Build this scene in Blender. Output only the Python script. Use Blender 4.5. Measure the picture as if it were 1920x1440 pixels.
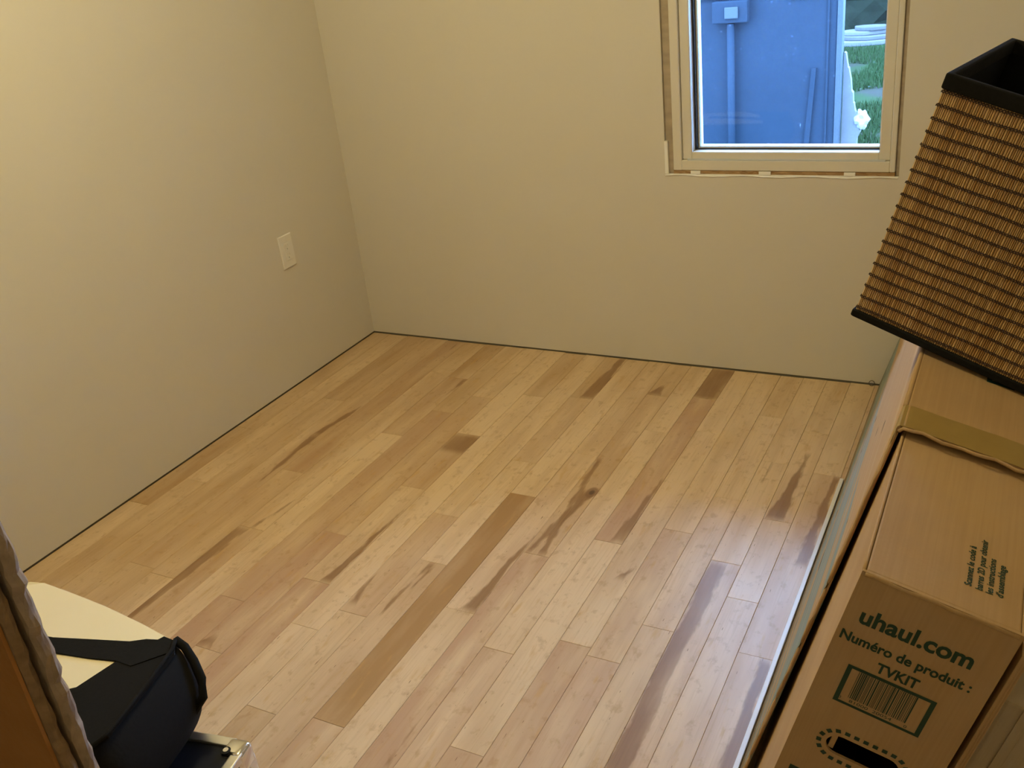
import bpy, bmesh, math, random
from mathutils import Vector, Matrix
R = math.radians
rng = random.Random(7)
for o in list(bpy.data.objects):
    bpy.data.objects.remove(o, do_unlink=True)
sc = bpy.context.scene
COL = sc.collection

# ------------------------------------------------------------------ camera
cam_d = bpy.data.cameras.new('camera')
cam_d.sensor_width = 36.0
cam_d.lens = 36.0 * 1812.9 / 1920.0
cam_d.clip_start = 0.02
cam = bpy.data.objects.new('camera', cam_d)
cam.location = (2.51925, -3.19381, 1.57978)
cam.rotation_euler = (R(64.391), R(6.1488), R(27.0986))
COL.objects.link(cam)
sc.camera = cam

# ------------------------------------------------------------------ world / exposure
SKY_COL = (0.30, 0.54, 1.0)
SKY_STRENGTH = 30.0
LAMP_POWER = 121.0
LAMP_COL = (1.0, 0.86, 0.45)
LAMP_POS = (1.10, -1.72, 2.44)
HALL_POS = (2.05, -4.25, 2.44)
HALL_POWER = 26.0
w = bpy.data.worlds.new('world'); sc.world = w; w.use_nodes = True
bg = w.node_tree.nodes['Background']
bg.inputs['Color'].default_value = (*SKY_COL, 1)
bg.inputs['Strength'].default_value = SKY_STRENGTH
sc.view_settings.view_transform = 'Standard'
sc.view_settings.look = 'None'
sc.view_settings.gamma = 1.0
sc.view_settings.use_curve_mapping = False
sc.view_settings.exposure = 0.0

# ------------------------------------------------------------------ material helpers
MATS = {}
class NT:
    def __init__(s, name):
        s.m = bpy.data.materials.new(name); s.m.use_nodes = True
        s.t = s.m.node_tree; s.n = s.t.nodes; s.l = s.t.links
        s.b = s.n['Principled BSDF']; s.out = s.n['Material Output']
        MATS[name] = s.m
    def node(s, typ, **k):
        n = s.n.new(typ)
        for a, v in k.items(): setattr(n, a, v)
        return n
    def put(s, sock, v):
        if isinstance(v, (int, float)): sock.default_value = v
        elif isinstance(v, (tuple, list)):
            sock.default_value = (*v, 1) if (len(v) == 3 and sock.type == 'RGBA') else v
        else: s.l.new(v, sock)
    def math(s, op, a, b=0.0, c=0.0, clamp=False):
        n = s.node('ShaderNodeMath', operation=op, use_clamp=clamp)
        s.put(n.inputs[0], a); s.put(n.inputs[1], b); s.put(n.inputs[2], c)
        return n.outputs[0]
    def mix(s, f, a, b):
        n = s.node('ShaderNodeMix', data_type='RGBA')
        s.put(n.inputs[0], f); s.put(n.inputs[6], a); s.put(n.inputs[7], b)
        return n.outputs[2]
    def smooth(s, v, lo, hi, o0=0.0, o1=1.0):
        n = s.node('ShaderNodeMapRange', interpolation_type='SMOOTHSTEP')
        s.put(n.inputs[0], v); s.put(n.inputs[1], lo); s.put(n.inputs[2], hi)
        s.put(n.inputs[3], o0); s.put(n.inputs[4], o1)
        return n.outputs[0]
    def coord(s, which='Object', scale=(1, 1, 1), off=None):
        tc = s.node('ShaderNodeTexCoord')
        mp = s.node('ShaderNodeMapping'); mp.inputs['Scale'].default_value = scale
        s.l.new(tc.outputs[which], mp.inputs[0])
        if off is not None: s.l.new(off, mp.inputs['Location'])
        return mp.outputs[0]
    def noise(s, vec, scale, detail=3, rough=0.5, out=0):
        n = s.node('ShaderNodeTexNoise'); n.inputs['Scale'].default_value = scale
        n.inputs['Detail'].default_value = detail; n.inputs['Roughness'].default_value = rough
        s.l.new(vec, n.inputs['Vector'])
        return n.outputs[out]
    def bump(s, h, strength, dist=0.01):
        n = s.node('ShaderNodeBump'); n.inputs['Strength'].default_value = strength
        n.inputs['Distance'].default_value = dist; s.l.new(h, n.inputs['Height'])
        s.l.new(n.outputs[0], s.b.inputs['Normal'])
    def set(s, **k):
        for a, v in k.items(): s.put(s.b.inputs[a.replace('_', ' ')], v)
        return s
    def attr(s, name):
        return s.node('ShaderNodeAttribute', attribute_type='OBJECT', attribute_name=name)

def simple(name, col, rough=0.6, metal=0.0, var=0.0, scale=12, bump=0.0, stretch=(1, 1, 1), spec=0.5):
    s = NT(name)
    s.set(Roughness=rough, Metallic=metal)
    s.b.inputs['Specular IOR Level'].default_value = spec
    v = s.coord('Object', stretch)
    n = s.noise(v, scale, 4)
    lo = tuple(c * (1 - var) for c in col); hi = tuple(min(1, c * (1 + var)) for c in col)
    s.put(s.b.inputs['Base Color'], s.mix(n, lo, hi))
    if bump: s.bump(n, bump, 0.004)
    return s.m

simple('paint', (0.715, 0.675, 0.605), 0.55, var=0.025, scale=3, spec=0.3)
simple('ceiling_paint', (0.80, 0.77, 0.70), 0.8, var=0.02)
simple('drywall_edge', (0.93, 0.93, 0.93), 0.85, var=0.03, scale=60, bump=0.3)
simple('gap_shade_grey', (0.24, 0.21, 0.16), 0.9, var=0.3, scale=9)  # grey of the shadow line where the walls meet the floor
simple('subfloor', (0.26, 0.20, 0.13), 0.9, var=0.2)
simple('frame_cream', (0.76, 0.72, 0.64), 0.4, var=0.05, scale=8)
simple('frame_dirty', (0.44, 0.36, 0.27), 0.7, var=0.35, scale=14, stretch=(1, 1, 3))
simple('bead_white', (0.60, 0.63, 0.66), 0.35, var=0.04)
simple('gasket', (0.02, 0.025, 0.035), 0.5)
simple('shim_white', (0.93, 0.93, 0.93), 0.7, var=0.05)
simple('tape_olive', (0.34, 0.23, 0.075), 0.3, var=0.15, scale=25)
simple('print_green', (0.008, 0.040, 0.024), 0.7, var=0.2, scale=90)
simple('black_fabric', (0.010, 0.0095, 0.009), 0.85, var=0.25, scale=150, bump=0.15, spec=0.12)
simple('black_lining', (0.006, 0.006, 0.007), 0.9, var=0.2, scale=100, spec=0.1)
simple('cream_fabric', (0.83, 0.73, 0.46), 0.7, var=0.04, scale=6)
simple('case_panel', (0.009, 0.010, 0.014), 0.45, var=0.3, scale=60, bump=0.1, spec=0.25)
simple('aluminium', (0.80, 0.79, 0.76), 0.36, metal=1.0, var=0.08, scale=30)
simple('chrome', (0.80, 0.80, 0.80), 0.12, metal=1.0)
simple('plastic_white', (0.84, 0.81, 0.75), 0.35, var=0.02)
simple('slot_shade_bronze', (0.16, 0.10, 0.05), 0.5, metal=0.6)  # dark metal tone that deepens the shade in the outlet slots
simple('thread_brown', (0.032, 0.011, 0.007), 0.8, var=0.3, scale=200)
simple('plaster_broken', (0.32, 0.235, 0.165), 0.95, var=0.4, scale=45, bump=0.9)
simple('plaster_brown', (0.23, 0.145, 0.075), 0.95, var=0.5, scale=50, bump=0.9)
simple('stud_wood', (0.26, 0.18, 0.11), 0.95, var=0.4, scale=30)
simple('white_trim', (0.80, 0.80, 0.82), 0.35, var=0.04)
simple('wire_grey', (0.10, 0.09, 0.07), 0.6)
simple('container_paint', (0.014, 0.026, 0.042), 0.6, var=0.13, scale=2.5, spec=0.05)
simple('container_edge', (0.05, 0.065, 0.08), 0.4, var=0.1, spec=0.05)
simple('sheet_white', (0.105, 0.11, 0.115), 0.6, var=0.12, scale=20, spec=0.05)
simple('lump_white', (0.26, 0.27, 0.28), 0.7, var=0.08, scale=15, spec=0.05)
simple('slab_stone', (0.075, 0.078, 0.08), 0.9, var=0.3, scale=8, bump=0.5, spec=0.05)
simple('hedge_dark', (0.010, 0.014, 0.009), 0.9, var=0.5, scale=6, spec=0.05)
simple('dirt', (0.10, 0.085, 0.065), 0.95, var=0.4, scale=3)
simple('lamp_base', (0.75, 0.74, 0.72), 0.4)

def m_wood_brown():
    s = NT('brown_panel')
    v = s.coord('Object', (3, 3, 14))
    n = s.noise(v, 1.2, 4)
    s.put(s.b.inputs['Base Color'], s.mix(n, (0.30, 0.125, 0.028), (0.42, 0.19, 0.05)))
    s.set(Roughness=0.35)
    s.bump(s.noise(s.coord('Object'), 60, 3), 0.08)
m_wood_brown()

def m_card(name, a, b, crease=False):
    s = NT(name)
    n1 = s.noise(s.coord('Object', (1, 1, 1)), 5, 4)
    n2 = s.noise(s.coord('Object', (260, 5, 5)), 1.0, 2)
    n3 = s.noise(s.coord('Object'), 140, 2)
    f = s.math('ADD', s.math('MULTIPLY', n1, 0.6), s.math('MULTIPLY', n2, 0.4))
    s.put(s.b.inputs['Base Color'], s.mix(s.smooth(f, 0.3, 0.7), a, b))
    s.set(Roughness=0.72)
    s.b.inputs['Specular IOR Level'].default_value = 0.25
    s.bump(s.math('ADD', n3, n2), 0.06, 0.003)
m_card('cardboard', (0.42, 0.265, 0.125), (0.49, 0.32, 0.16))
m_card('cardboard_grey', (0.36, 0.28, 0.185), (0.45, 0.36, 0.245))
m_card('cardboard_edge', (0.50, 0.35, 0.19), (0.60, 0.44, 0.26))

def m_streaked():
    # side of the outer half: worn kraft with grey-blue print stripes low down and black scuffs along the length
    s = NT('worn_side')
    tc = s.node('ShaderNodeTexCoord'); xyz = s.node('ShaderNodeSeparateXYZ'); s.l.new(tc.outputs['Object'], xyz.inputs[0])
    hz = s.math('SUBTRACT', xyz.outputs[2], s.math('MULTIPLY', s.math('SUBTRACT', 2.2, xyz.outputs[1]), 0.22))
    a = s.noise(s.coord('Object', (20, 0.5, 20)), 1.0, 3)
    b = s.noise(s.coord('Object', (60, 1.0, 60)), 1.0, 2)
    c = s.noise(s.coord('Object', (45, 9, 28)), 1.0, 1)
    col = s.mix(a, (0.42, 0.265, 0.125), (0.49, 0.32, 0.16))
    blue = s.math('MULTIPLY', s.smooth(hz, 0.222, 0.216), s.smooth(a, 0.44, 0.47))
    col = s.mix(blue, col, (0.25, 0.29, 0.25))
    col = s.mix(s.math('MULTIPLY', s.smooth(b, 0.54, 0.62), 0.4), col, (0.55, 0.40, 0.25))
    col = s.mix(s.smooth(c, 0.74, 0.76), col, (0.03, 0.02, 0.015))
    s.put(s.b.inputs['Base Color'], col); s.set(Roughness=0.8); s.b.inputs['Specular IOR Level'].default_value = 0.15
m_streaked()

def m_osb():
    s = NT('osb')
    vo = s.node('ShaderNodeTexVoronoi'); vo.inputs['Scale'].default_value = 1.0
    s.l.new(s.coord('Object', (45, 160, 160)), vo.inputs['Vector'])
    s.put(s.b.inputs['Base Color'], s.mix(vo.outputs['Color'], (0.22, 0.11, 0.04), (0.50, 0.33, 0.17)))
    s.set(Roughness=0.9)
m_osb()

def m_bamboo():
    s = NT('bamboo')
    g = s.node('ShaderNodeNewGeometry')
    r = g.outputs['Random Per Island']
    n = s.noise(s.coord('Object', (90, 90, 6)), 1.0, 3)
    col = s.mix(r, (0.46, 0.265, 0.095), (0.72, 0.49, 0.23))
    col = s.mix(s.math('MULTIPLY', s.smooth(n, 0.5, 0.75), 0.45), col, (0.30, 0.15, 0.05))
    s.put(s.b.inputs['Base Color'], col); s.set(Roughness=0.45)
m_bamboo()

def m_glass():
    s = NT('window_glass')
    tr = s.node('ShaderNodeBsdfTransparent'); tr.inputs[0].default_value = (0.97, 0.985, 1, 1)
    gl = s.node('ShaderNodeBsdfGlossy'); gl.inputs['Roughness'].default_value = 0.02
    fr = s.node('ShaderNodeFresnel'); fr.inputs[0].default_value = 1.45
    m1 = s.node('ShaderNodeMixShader'); s.l.new(fr.outputs[0], m1.inputs[0])
    s.l.new(tr.outputs[0], m1.inputs[1]); s.l.new(gl.outputs[0], m1.inputs[2])
    # dust specks and a faint film of dirt on the pane
    df = s.node('ShaderNodeBsdfTranslucent'); df.inputs[0].default_value = (0.75, 0.8, 0.85, 1)
    vo = s.node('ShaderNodeTexVoronoi'); vo.inputs['Scale'].default_value = 55
    s.l.new(s.coord('Object', (1, 0.0, 1)), vo.inputs['Vector'])
    n = s.noise(s.coord('Object', (1, 0, 1)), 9, 3)
    spk = s.math('MULTIPLY', s.smooth(vo.outputs['Distance'], 0.13, 0.05), s.smooth(n, 0.46, 0.60))
    film = s.math('ADD', s.math('MULTIPLY', spk, 0.10), 0.0012)
    m2 = s.node('ShaderNodeMixShader'); s.l.new(film, m2.inputs[0])
    s.l.new(m1.outputs[0], m2.inputs[1]); s.l.new(df.outputs[0], m2.inputs[2])
    s.l.new(m2.outputs[0], s.out.inputs[0])
m_glass()

def m_grass():
    s = NT('grass_ground')
    n = s.noise(s.coord('Object'), 1.3, 5); f = s.noise(s.coord('Object'), 25, 4)
    col = s.mix(s.smooth(n, 0.42, 0.6), (0.022, 0.021, 0.018), (0.012, 0.028, 0.008))
    col = s.mix(s.math('MULTIPLY', s.smooth(f, 0.5, 0.72), 0.4), col, (0.030, 0.034, 0.024))
    s.put(s.b.inputs['Base Color'], col); s.set(Roughness=0.9); s.b.inputs['Specular IOR Level'].default_value = 0.05
    s = NT('grass_blade'); s.b.inputs['Specular IOR Level'].default_value = 0.05
    r = s.node('ShaderNodeNewGeometry').outputs['Random Per Island']
    s.put(s.b.inputs['Base Color'], s.mix(r, (0.012, 0.032, 0.008), (0.030, 0.052, 0.020))); s.set(Roughness=0.7)
m_grass()

def m_plank():
    s = NT('maple')
    tone = s.attr('tone').outputs['Fac']; pink = s.attr('pink').outputs['Fac']; seed = s.attr('seed').outputs['Fac']
    off = s.node('ShaderNodeCombineXYZ'); s.l.new(seed, off.inputs[0]); s.l.new(seed, off.inputs[1]); s.l.new(seed, off.inputs[2])
    tc = s.node('ShaderNodeTexCoord')
    xyz = s.node('ShaderNodeSeparateXYZ'); s.l.new(tc.outputs['Object'], xyz.inputs[0])
    X, Y = xyz.outputs[0], xyz.outputs[1]
    soft = s.noise(s.coord('Object', (16, 2.4, 1), off.outputs[0]), 1.0, 3, 0.55)
    fine = s.noise(s.coord('Object', (190, 5, 1), off.outputs[0]), 1.0, 3, 0.6)
    fleck = s.noise(s.coord('Object', (230, 34, 1), off.outputs[0]), 1.0, 1)
    curl = s.noise(s.coord('Object', (40, 28, 1), off.outputs[0]), 1.0, 4, 0.6)
    edge = s.noise(s.coord('Object', (50, 11, 1), off.outputs[0]), 1.0, 3)
    light = (0.735, 0.545, 0.340); tan = (0.400, 0.232, 0.098); rose = (0.510, 0.315, 0.195)
    heart = (0.215, 0.108, 0.048); dark = (0.055, 0.028, 0.015); honey = (0.56, 0.33, 0.115)
    t = s.math('ADD', tone, s.math('MULTIPLY', s.math('SUBTRACT', soft, 0.5), 1.25), clamp=True)
    col = s.mix(t, light, tan)
    col = s.mix(s.math('MULTIPLY', pink, s.smooth(soft, 0.25, 0.6)), col, rose)
    col = s.mix(s.math('MULTIPLY', s.smooth(curl, 0.54, 0.72), 0.42), col, tan)
    col = s.mix(s.math('MULTIPLY', s.smooth(edge, 0.60, 0.76), 0.50), col, honey)
    col = s.mix(s.math('MULTIPLY', s.smooth(fine, 0.5, 0.72), 0.22), col, tan)
    # heartwood streaks, up to two per board, with their own outline
    for k in ('p', 'q'):
        A = s.node('ShaderNodeSeparateXYZ'); s.l.new(s.attr('streak_a_' + k).outputs['Vector'], A.inputs[0])
        B = s.node('ShaderNodeSeparateXYZ'); s.l.new(s.attr('streak_b_' + k).outputs['Vector'], B.inputs[0])
        ln = s.math('SUBTRACT', A.outputs[1], A.outputs[0])
        f = s.math('DIVIDE', s.math('SUBTRACT', Y, A.outputs[0]), s.math('ADD', ln, 1e-5))
        c = s.math('ADD', A.outputs[2], s.math('MULTIPLY', f, s.math('SUBTRACT', B.outputs[0], A.outputs[2])))
        hw = s.math('ADD', B.outputs[1], s.math('MULTIPLY', f, s.math('SUBTRACT', B.outputs[2], B.outputs[1])))
        d = s.math('SUBTRACT', hw, s.math('ABSOLUTE', s.math('SUBTRACT', X, c)))
        d = s.math('ADD', d, s.math('MULTIPLY', s.math('SUBTRACT', edge, 0.5), 0.030))
        d = s.math('MINIMUM', d, s.math('MULTIPLY', s.math('SUBTRACT', A.outputs[1], Y), 0.2))
        d = s.math('MINIMUM', d, s.math('MULTIPLY', s.math('SUBTRACT', Y, A.outputs[0]), 0.2))
        m = s.math('MULTIPLY', s.smooth(d, -0.0030, 0.0055), s.smooth(soft, 0.2, 0.6, 0.45, 0.9))
        hc = s.mix(s.math('MULTIPLY', fine, 0.7), heart, tan)
        col = s.mix(m, col, hc)
    K = s.node('ShaderNodeSeparateXYZ'); s.l.new(s.attr('knot').outputs['Vector'], K.inputs[0])
    dx = s.math('SUBTRACT', X, K.outputs[0]); dy = s.math('MULTIPLY', s.math('SUBTRACT', Y, K.outputs[1]), 0.62)
    rr = s.math('SQRT', s.math('ADD', s.math('MULTIPLY', dx, dx), s.math('MULTIPLY', dy, dy)))
    kd = s.math('DIVIDE', rr, s.math('ADD', K.outputs[2], 1e-5))
    col = s.mix(s.math('MULTIPLY', s.smooth(kd, 1.1, 0.7), 0.75), col, heart)
    col = s.mix(s.math('MULTIPLY', s.smooth(kd, 0.55, 0.25), 0.7), col, dark)
    col = s.mix(s.math('MULTIPLY', s.smooth(fleck, 0.765, 0.80), 0.75), col, heart)
    s.put(s.b.inputs['Base Color'], col)
    s.put(s.b.inputs['Roughness'], s.smooth(soft, 0.2, 0.8, 0.31, 0.40))
    s.b.inputs['Specular IOR Level'].default_value = 0.42
    s.bump(fine, 0.03, 0.002)
m_plank()

# ------------------------------------------------------------------ mesh helpers
def link(name, me, mat=None, parent=None, loc=None):
    o = bpy.data.objects.new(name, me)
    COL.objects.link(o)
    if mat is not None:
        for m in (mat if isinstance(mat, (list, tuple)) else [mat]): me.materials.append(MATS[m])
    if parent is not None: o.parent = parent
    if loc is not None: o.location = loc
    return o
def empty(name, loc=(0, 0, 0), rot=None):
    o = bpy.data.objects.new(name, None); COL.objects.link(o); o.location = loc; o.empty_display_size = 0.05
    if rot is not None: o.rotation_euler = rot
    return o
def tag(o, label=None, cat=None, group=None, kind=None):
    if label: o['label'] = label
    if cat: o['category'] = cat
    if group: o['group'] = group
    if kind: o['kind'] = kind
    return o
def bm_box(bm, x0, x1, y0, y1, z0, z1, mi=0):
    v = [bm.verts.new(p) for p in ((x0,y0,z0),(x1,y0,z0),(x1,y1,z0),(x0,y1,z0),(x0,y0,z1),(x1,y0,z1),(x1,y1,z1),(x0,y1,z1))]
    fs = [bm.faces.new([v[i] for i in q]) for q in ((3,2,1,0),(4,5,6,7),(0,1,5,4),(1,2,6,5),(2,3,7,6),(3,0,4,7))]
    for f in fs: f.material_index = mi
    return v
def done(bm, name, mat, parent=None, loc=None, bevel=0.0, seg=2, smooth=False):
    if bevel: bmesh.ops.bevel(bm, geom=list(bm.edges), offset=bevel, segments=seg, affect='EDGES', profile=0.6)
    bmesh.ops.recalc_face_normals(bm, faces=bm.faces)
    me = bpy.data.meshes.new(name); bm.to_mesh(me); bm.free()
    if smooth:
        for p in me.polygons: p.use_smooth = True
    return link(name, me, mat, parent, loc)
def box(name, b, mat, parent=None, bevel=0.0, loc=None, seg=2):
    bm = bmesh.new(); bm_box(bm, *b)
    return done(bm, name, mat, parent, loc, bevel, seg)
def prism(name, pts, y0, y1, mat, parent=None, bevel=0.0, axis='y'):
    """outline pts (a,b) extruded along an axis: y -> (a,y,b); x -> (x,a,b); z -> (a,b,z)"""
    bm = bmesh.new()
    f = {'y': lambda a, b, t: (a, t, b), 'x': lambda a, b, t: (t, a, b), 'z': lambda a, b, t: (a, b, t)}[axis]
    A = [bm.verts.new(f(a, b, y0)) for a, b in pts]; B = [bm.verts.new(f(a, b, y1)) for a, b in pts]
    n = len(pts)
    bm.faces.new(A); bm.faces.new(B[::-1])
    for i in range(n): bm.faces.new([A[i], B[i], B[(i+1) % n], A[(i+1) % n]])
    return done(bm, name, mat, parent, None, bevel)
def bm_tube(bm, pts, r, seg=6, closed=False):
    rings = []; n = len(pts); pts = [Vector(p) for p in pts]
    for i, p in enumerate(pts):
        a = pts[(i-1) % n] if (closed or i > 0) else p; b = pts[(i+1) % n] if (closed or i < n-1) else p
        t = (b - a).normalized(); u = t.cross(Vector((0, 0, 1)))
        if u.length < 1e-3: u = t.cross(Vector((1, 0, 0)))
        u.normalize(); v = t.cross(u)
        rings.append([bm.verts.new(p + r*(math.cos(2*math.pi*k/seg)*u + math.sin(2*math.pi*k/seg)*v)) for k in range(seg)])
    for i in range(n if closed else n-1):
        a, b = rings[i], rings[(i+1) % n]
        for k in range(seg): bm.faces.new([a[k], a[(k+1) % seg], b[(k+1) % seg], b[k]])
    if not closed:
        bm.faces.new(rings[0][::-1]); bm.faces.new(rings[-1])
def bm_disc(bm, c, r, n, h, axis='z', seg=14):
    ring = lambda t: [bm.verts.new({'z': (c[0]+r*math.cos(a), c[1]+r*math.sin(a), c[2]+t), 'x': (c[0]+t, c[1]+r*math.cos(a), c[2]+r*math.sin(a)), 'y': (c[0]+r*math.cos(a), c[1]+t, c[2]+r*math.sin(a))}[axis]) for a in [2*math.pi*k/seg for k in range(seg)]]
    A, B = ring(0), ring(h)
    bm.faces.new(A[::-1]); bm.faces.new(B)
    for k in range(seg): bm.faces.new([A[k], A[(k+1) % seg], B[(k+1) % seg], B[k]])

# ------------------------------------------------------------------ room shell
S = 0.0826
XR, YH, ZC = 2.82, -5.2, 2.44          # right wall, hall end, ceiling height
WX0, WX1, WZ0, WZ1 = 1.388, 2.151, 0.729, 2.05   # window opening in the drywall

def slab_with_hole(name, mat, y0, y1, x0, x1, z0, z1, h):
    bm = bmesh.new()
    for b in ((x0, h[0], z0, z1), (h[1], x1, z0, z1), (h[0], h[1], z0, h[2]), (h[0], h[1], h[3], z1)):
        bm_box(bm, b[0], b[1], y0, y1, b[2], b[3])
    bmesh.ops.remove_doubles(bm, verts=bm.verts, dist=1e-5)
    seen = {}
    for f in list(bm.faces):            # drop the inner faces the pieces share
        k = tuple(sorted(v.index for v in f.verts)); 
    bm.verts.index_update()
    for f in list(bm.faces):
        k = tuple(sorted(v.index for v in f.verts)); seen.setdefault(k, []).append(f)
    dele = [f for fs in seen.values() if len(fs) > 1 for f in fs]
    bmesh.ops.delete(bm, geom=dele, context='FACES_ONLY')
    return done(bm, name, mat)
tag(slab_with_hole('wall_back', 'paint', 0.0, 0.15, -0.15, XR+0.15, 0.0045, ZC, (WX0, WX1, WZ0, WZ1)), kind='structure')
tag(box('wall_left', (-0.15, 0.0, YH, 0.0, 0.0045, ZC), 'paint'), kind='structure')
box('gap_shade_strip', (-0.15, XR+0.15, 0.004, 0.15, -0.10, 0.0044), 'gap_shade_grey', bpy.data.objects['wall_back'])  # grey strip under the drywall, coloured to stand in for the gap's shadow
box('gap_shade_strip', (-0.15, -0.004, YH, 0.0039, -0.10, 0.0044), 'gap_shade_grey', bpy.data.objects['wall_left'])
tag(box('wall_right', (XR, XR+0.15, YH, 0.0, -0.10, ZC), 'paint'), kind='structure')
tag(box('wall_hall', (-0.15, XR+0.15, YH-0.15, YH, -0.10, ZC), 'paint'), kind='structure')
tag(box('ceiling', (-0.15, XR+0.15, YH-0.15, 0.15, ZC, ZC+0.12), 'ceiling_paint'), kind='structure')
floor = box('floor', (-0.0039, XR, YH, 0.0039, -0.10, -0.018), 'subfloor')
tag(floor, 'light maple strip floor of planks in mixed cream, tan and brown tones', kind='structure')

# ---- floor planks: seams across the room and end joints along each strip
SE = [0.025,1.1,2.2,3.45,4.68,5.8,6.97,8.07,9.13,10.22,11.36,12.46,13.53,14.6,15.66,16.72,17.7,18.71,19.72,20.72,21.75,22.73,23.71,24.67,25.65]
while SE[-1]*S < XR - 0.09: SE.append(SE[-1] + 0.97)
SE[-1] = (XR-0.006)/S
JO = {0:[-.910,-1.438], 1:[-1.264], 2:[-.62,-1.93], 3:[-1.695], 4:[-1.113], 5:[-.30,-1.432], 6:[-.325,-.795,-1.97], 7:[-.593,-1.724],
      8:[-.45,-1.371,-1.91], 9:[-.717,-1.078,-1.582], 10:[-.391,-1.75], 11:[-1.181,-1.663,-2.027], 12:[-.362,-.829,-1.40], 13:[-1.01,-2.002],
      14:[-.728,-1.557], 15:[-.273,-1.275], 16:[-.52,-1.656], 17:[-.254,-1.156,-1.96], 18:[-.48,-1.571], 19:[-1.047], 20:[-.324,-.846,-1.451],
      21:[-.608,-1.145], 22:[-.39,-.915,-1.28], 23:[-.635,-1.467]}
# (row, board) -> (tone, pink);  0 cream ... 1 tan-brown
TN = {(0,0):(.45,0),(0,1):(.62,0),(0,2):(.35,0),(1,0):(.22,0),(1,1):(.42,0),(2,0):(.55,.1),(2,1):(.40,0),(2,2):(.3,0),
 (3,0):(.42,.15),(3,1):(.38,0),(4,0):(.62,.35),(4,1):(.40,.1),(5,0):(.40,0),(5,1):(.30,.1),(5,2):(.42,.2),(6,0):(.48,0),(6,1):(.45,.3),(6,2):(.08,0),(6,3):(.3,.3),
 (7,0):(.35,0),(7,1):(.42,.45),(7,2):(.50,.75),(8,0):(.18,0),(8,1):(.38,.2),(8,2):(.42,.7),(8,3):(.25,.2),(9,0):(.10,0),(9,1):(.35,.2),(9,2):(.18,0),(9,3):(.45,.8),
 (10,0):(.40,0),(10,1):(.06,0),(10,2):(.12,0),(11,0):(.15,0),(11,1):(.30,.3),(11,2):(.14,0),(11,3):(.55,0),(12,0):(.35,0),(12,1):(.25,.15),(12,2):(.10,.0),(12,3):(.32,.15),
 (13,0):(.12,0),(13,1):(.92,.0),(13,2):(.42,.5),(14,0):(.20,.1),(14,1):(.08,.25),(14,2):(.10,0),(15,0):(.40,0),(15,1):(.35,.2),(15,2):(.35,.75),
 (16,0):(.12,0),(16,1):(.08,0),(16,2):(.20,.35),(17,0):(.35,0),(17,1):(.25,.8),(17,2):(.08,0),(17,3):(.3,.4),(18,0):(.05,0),(18,1):(.08,.05),(18,2):(.36,.6),
 (19,0):(.10,0),(19,1):(.30,.5),(20,0):(.18,0),(20,1):(.05,0),(20,2):(.10,.15),(20,3):(.20,0),(21,0):(.10,0),(21,1):(.05,.1),(21,2):(.30,.45),
 (22,0):(.15,0),(22,1):(.12,.15),(22,2):(.02,.1),(22,3):(.10,.25),(23,0):(.12,0),(23,1):(.10,.3),(23,2):(.10,.3)}
# row, y start, y end, centre start/end and half width start/end (fractions of the plank width)
ST = [(3,-.64,-.88,.44,.10,.04,.17),(3,-.878,-1.20,.10,.26,.17,.03),(5,-1.433,-1.90,-.30,-.42,.22,.16),(5,-1.26,-1.432,.30,.0,.02,.09),
 (6,-.326,-.47,.40,.36,.14,.01),(9,-.718,-.845,.0,.0,.6,.5),(9,-1.20,-1.581,.46,.30,.02,.17),(12,.0,-.361,.30,.22,.16,.30),
 (15,-.19,-.272,-.12,-.2,.02,.36),(17,.0,-.253,.0,.0,.6,.6),(15,-.74,-1.274,-.40,.16,.10,.12),(15,-.93,-1.274,.25,-.36,.22,.10),
 (14,-1.20,-1.556,.46,.24,.03,.24),(17,-.80,-1.155,.44,.26,.02,.25),(22,-.53,-.914,.06,-.14,.06,.34),(21,-.609,-.73,-.1,-.12,.025,.03),
 (23,-.636,-1.10,.34,.30,.12,.22),(21,-1.146,-2.2,-.20,-.22,.27,.30),(12,-1.401,-1.64,-.05,-.18,.10,.05),(11,-1.50,-1.63,-.42,-.30,.02,.14),
 (8,-1.86,-1.909,-.25,-.25,.06,.30),(15,-1.87,-2.06,.27,.29,.02,.05),(23,-1.468,-1.95,.34,.36,.16,.20),(12,-1.42,-1.52,.12,.05,.05,.02),
 (3,-1.63,-1.694,.0,.0,.3,.5),(4,-.0,-.09,.1,.16,.02,.02),(18,-1.25,-1.30,.3,.1,.05,.14)]
KN = {(15,1):(0.30,-.935,.020)}
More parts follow.
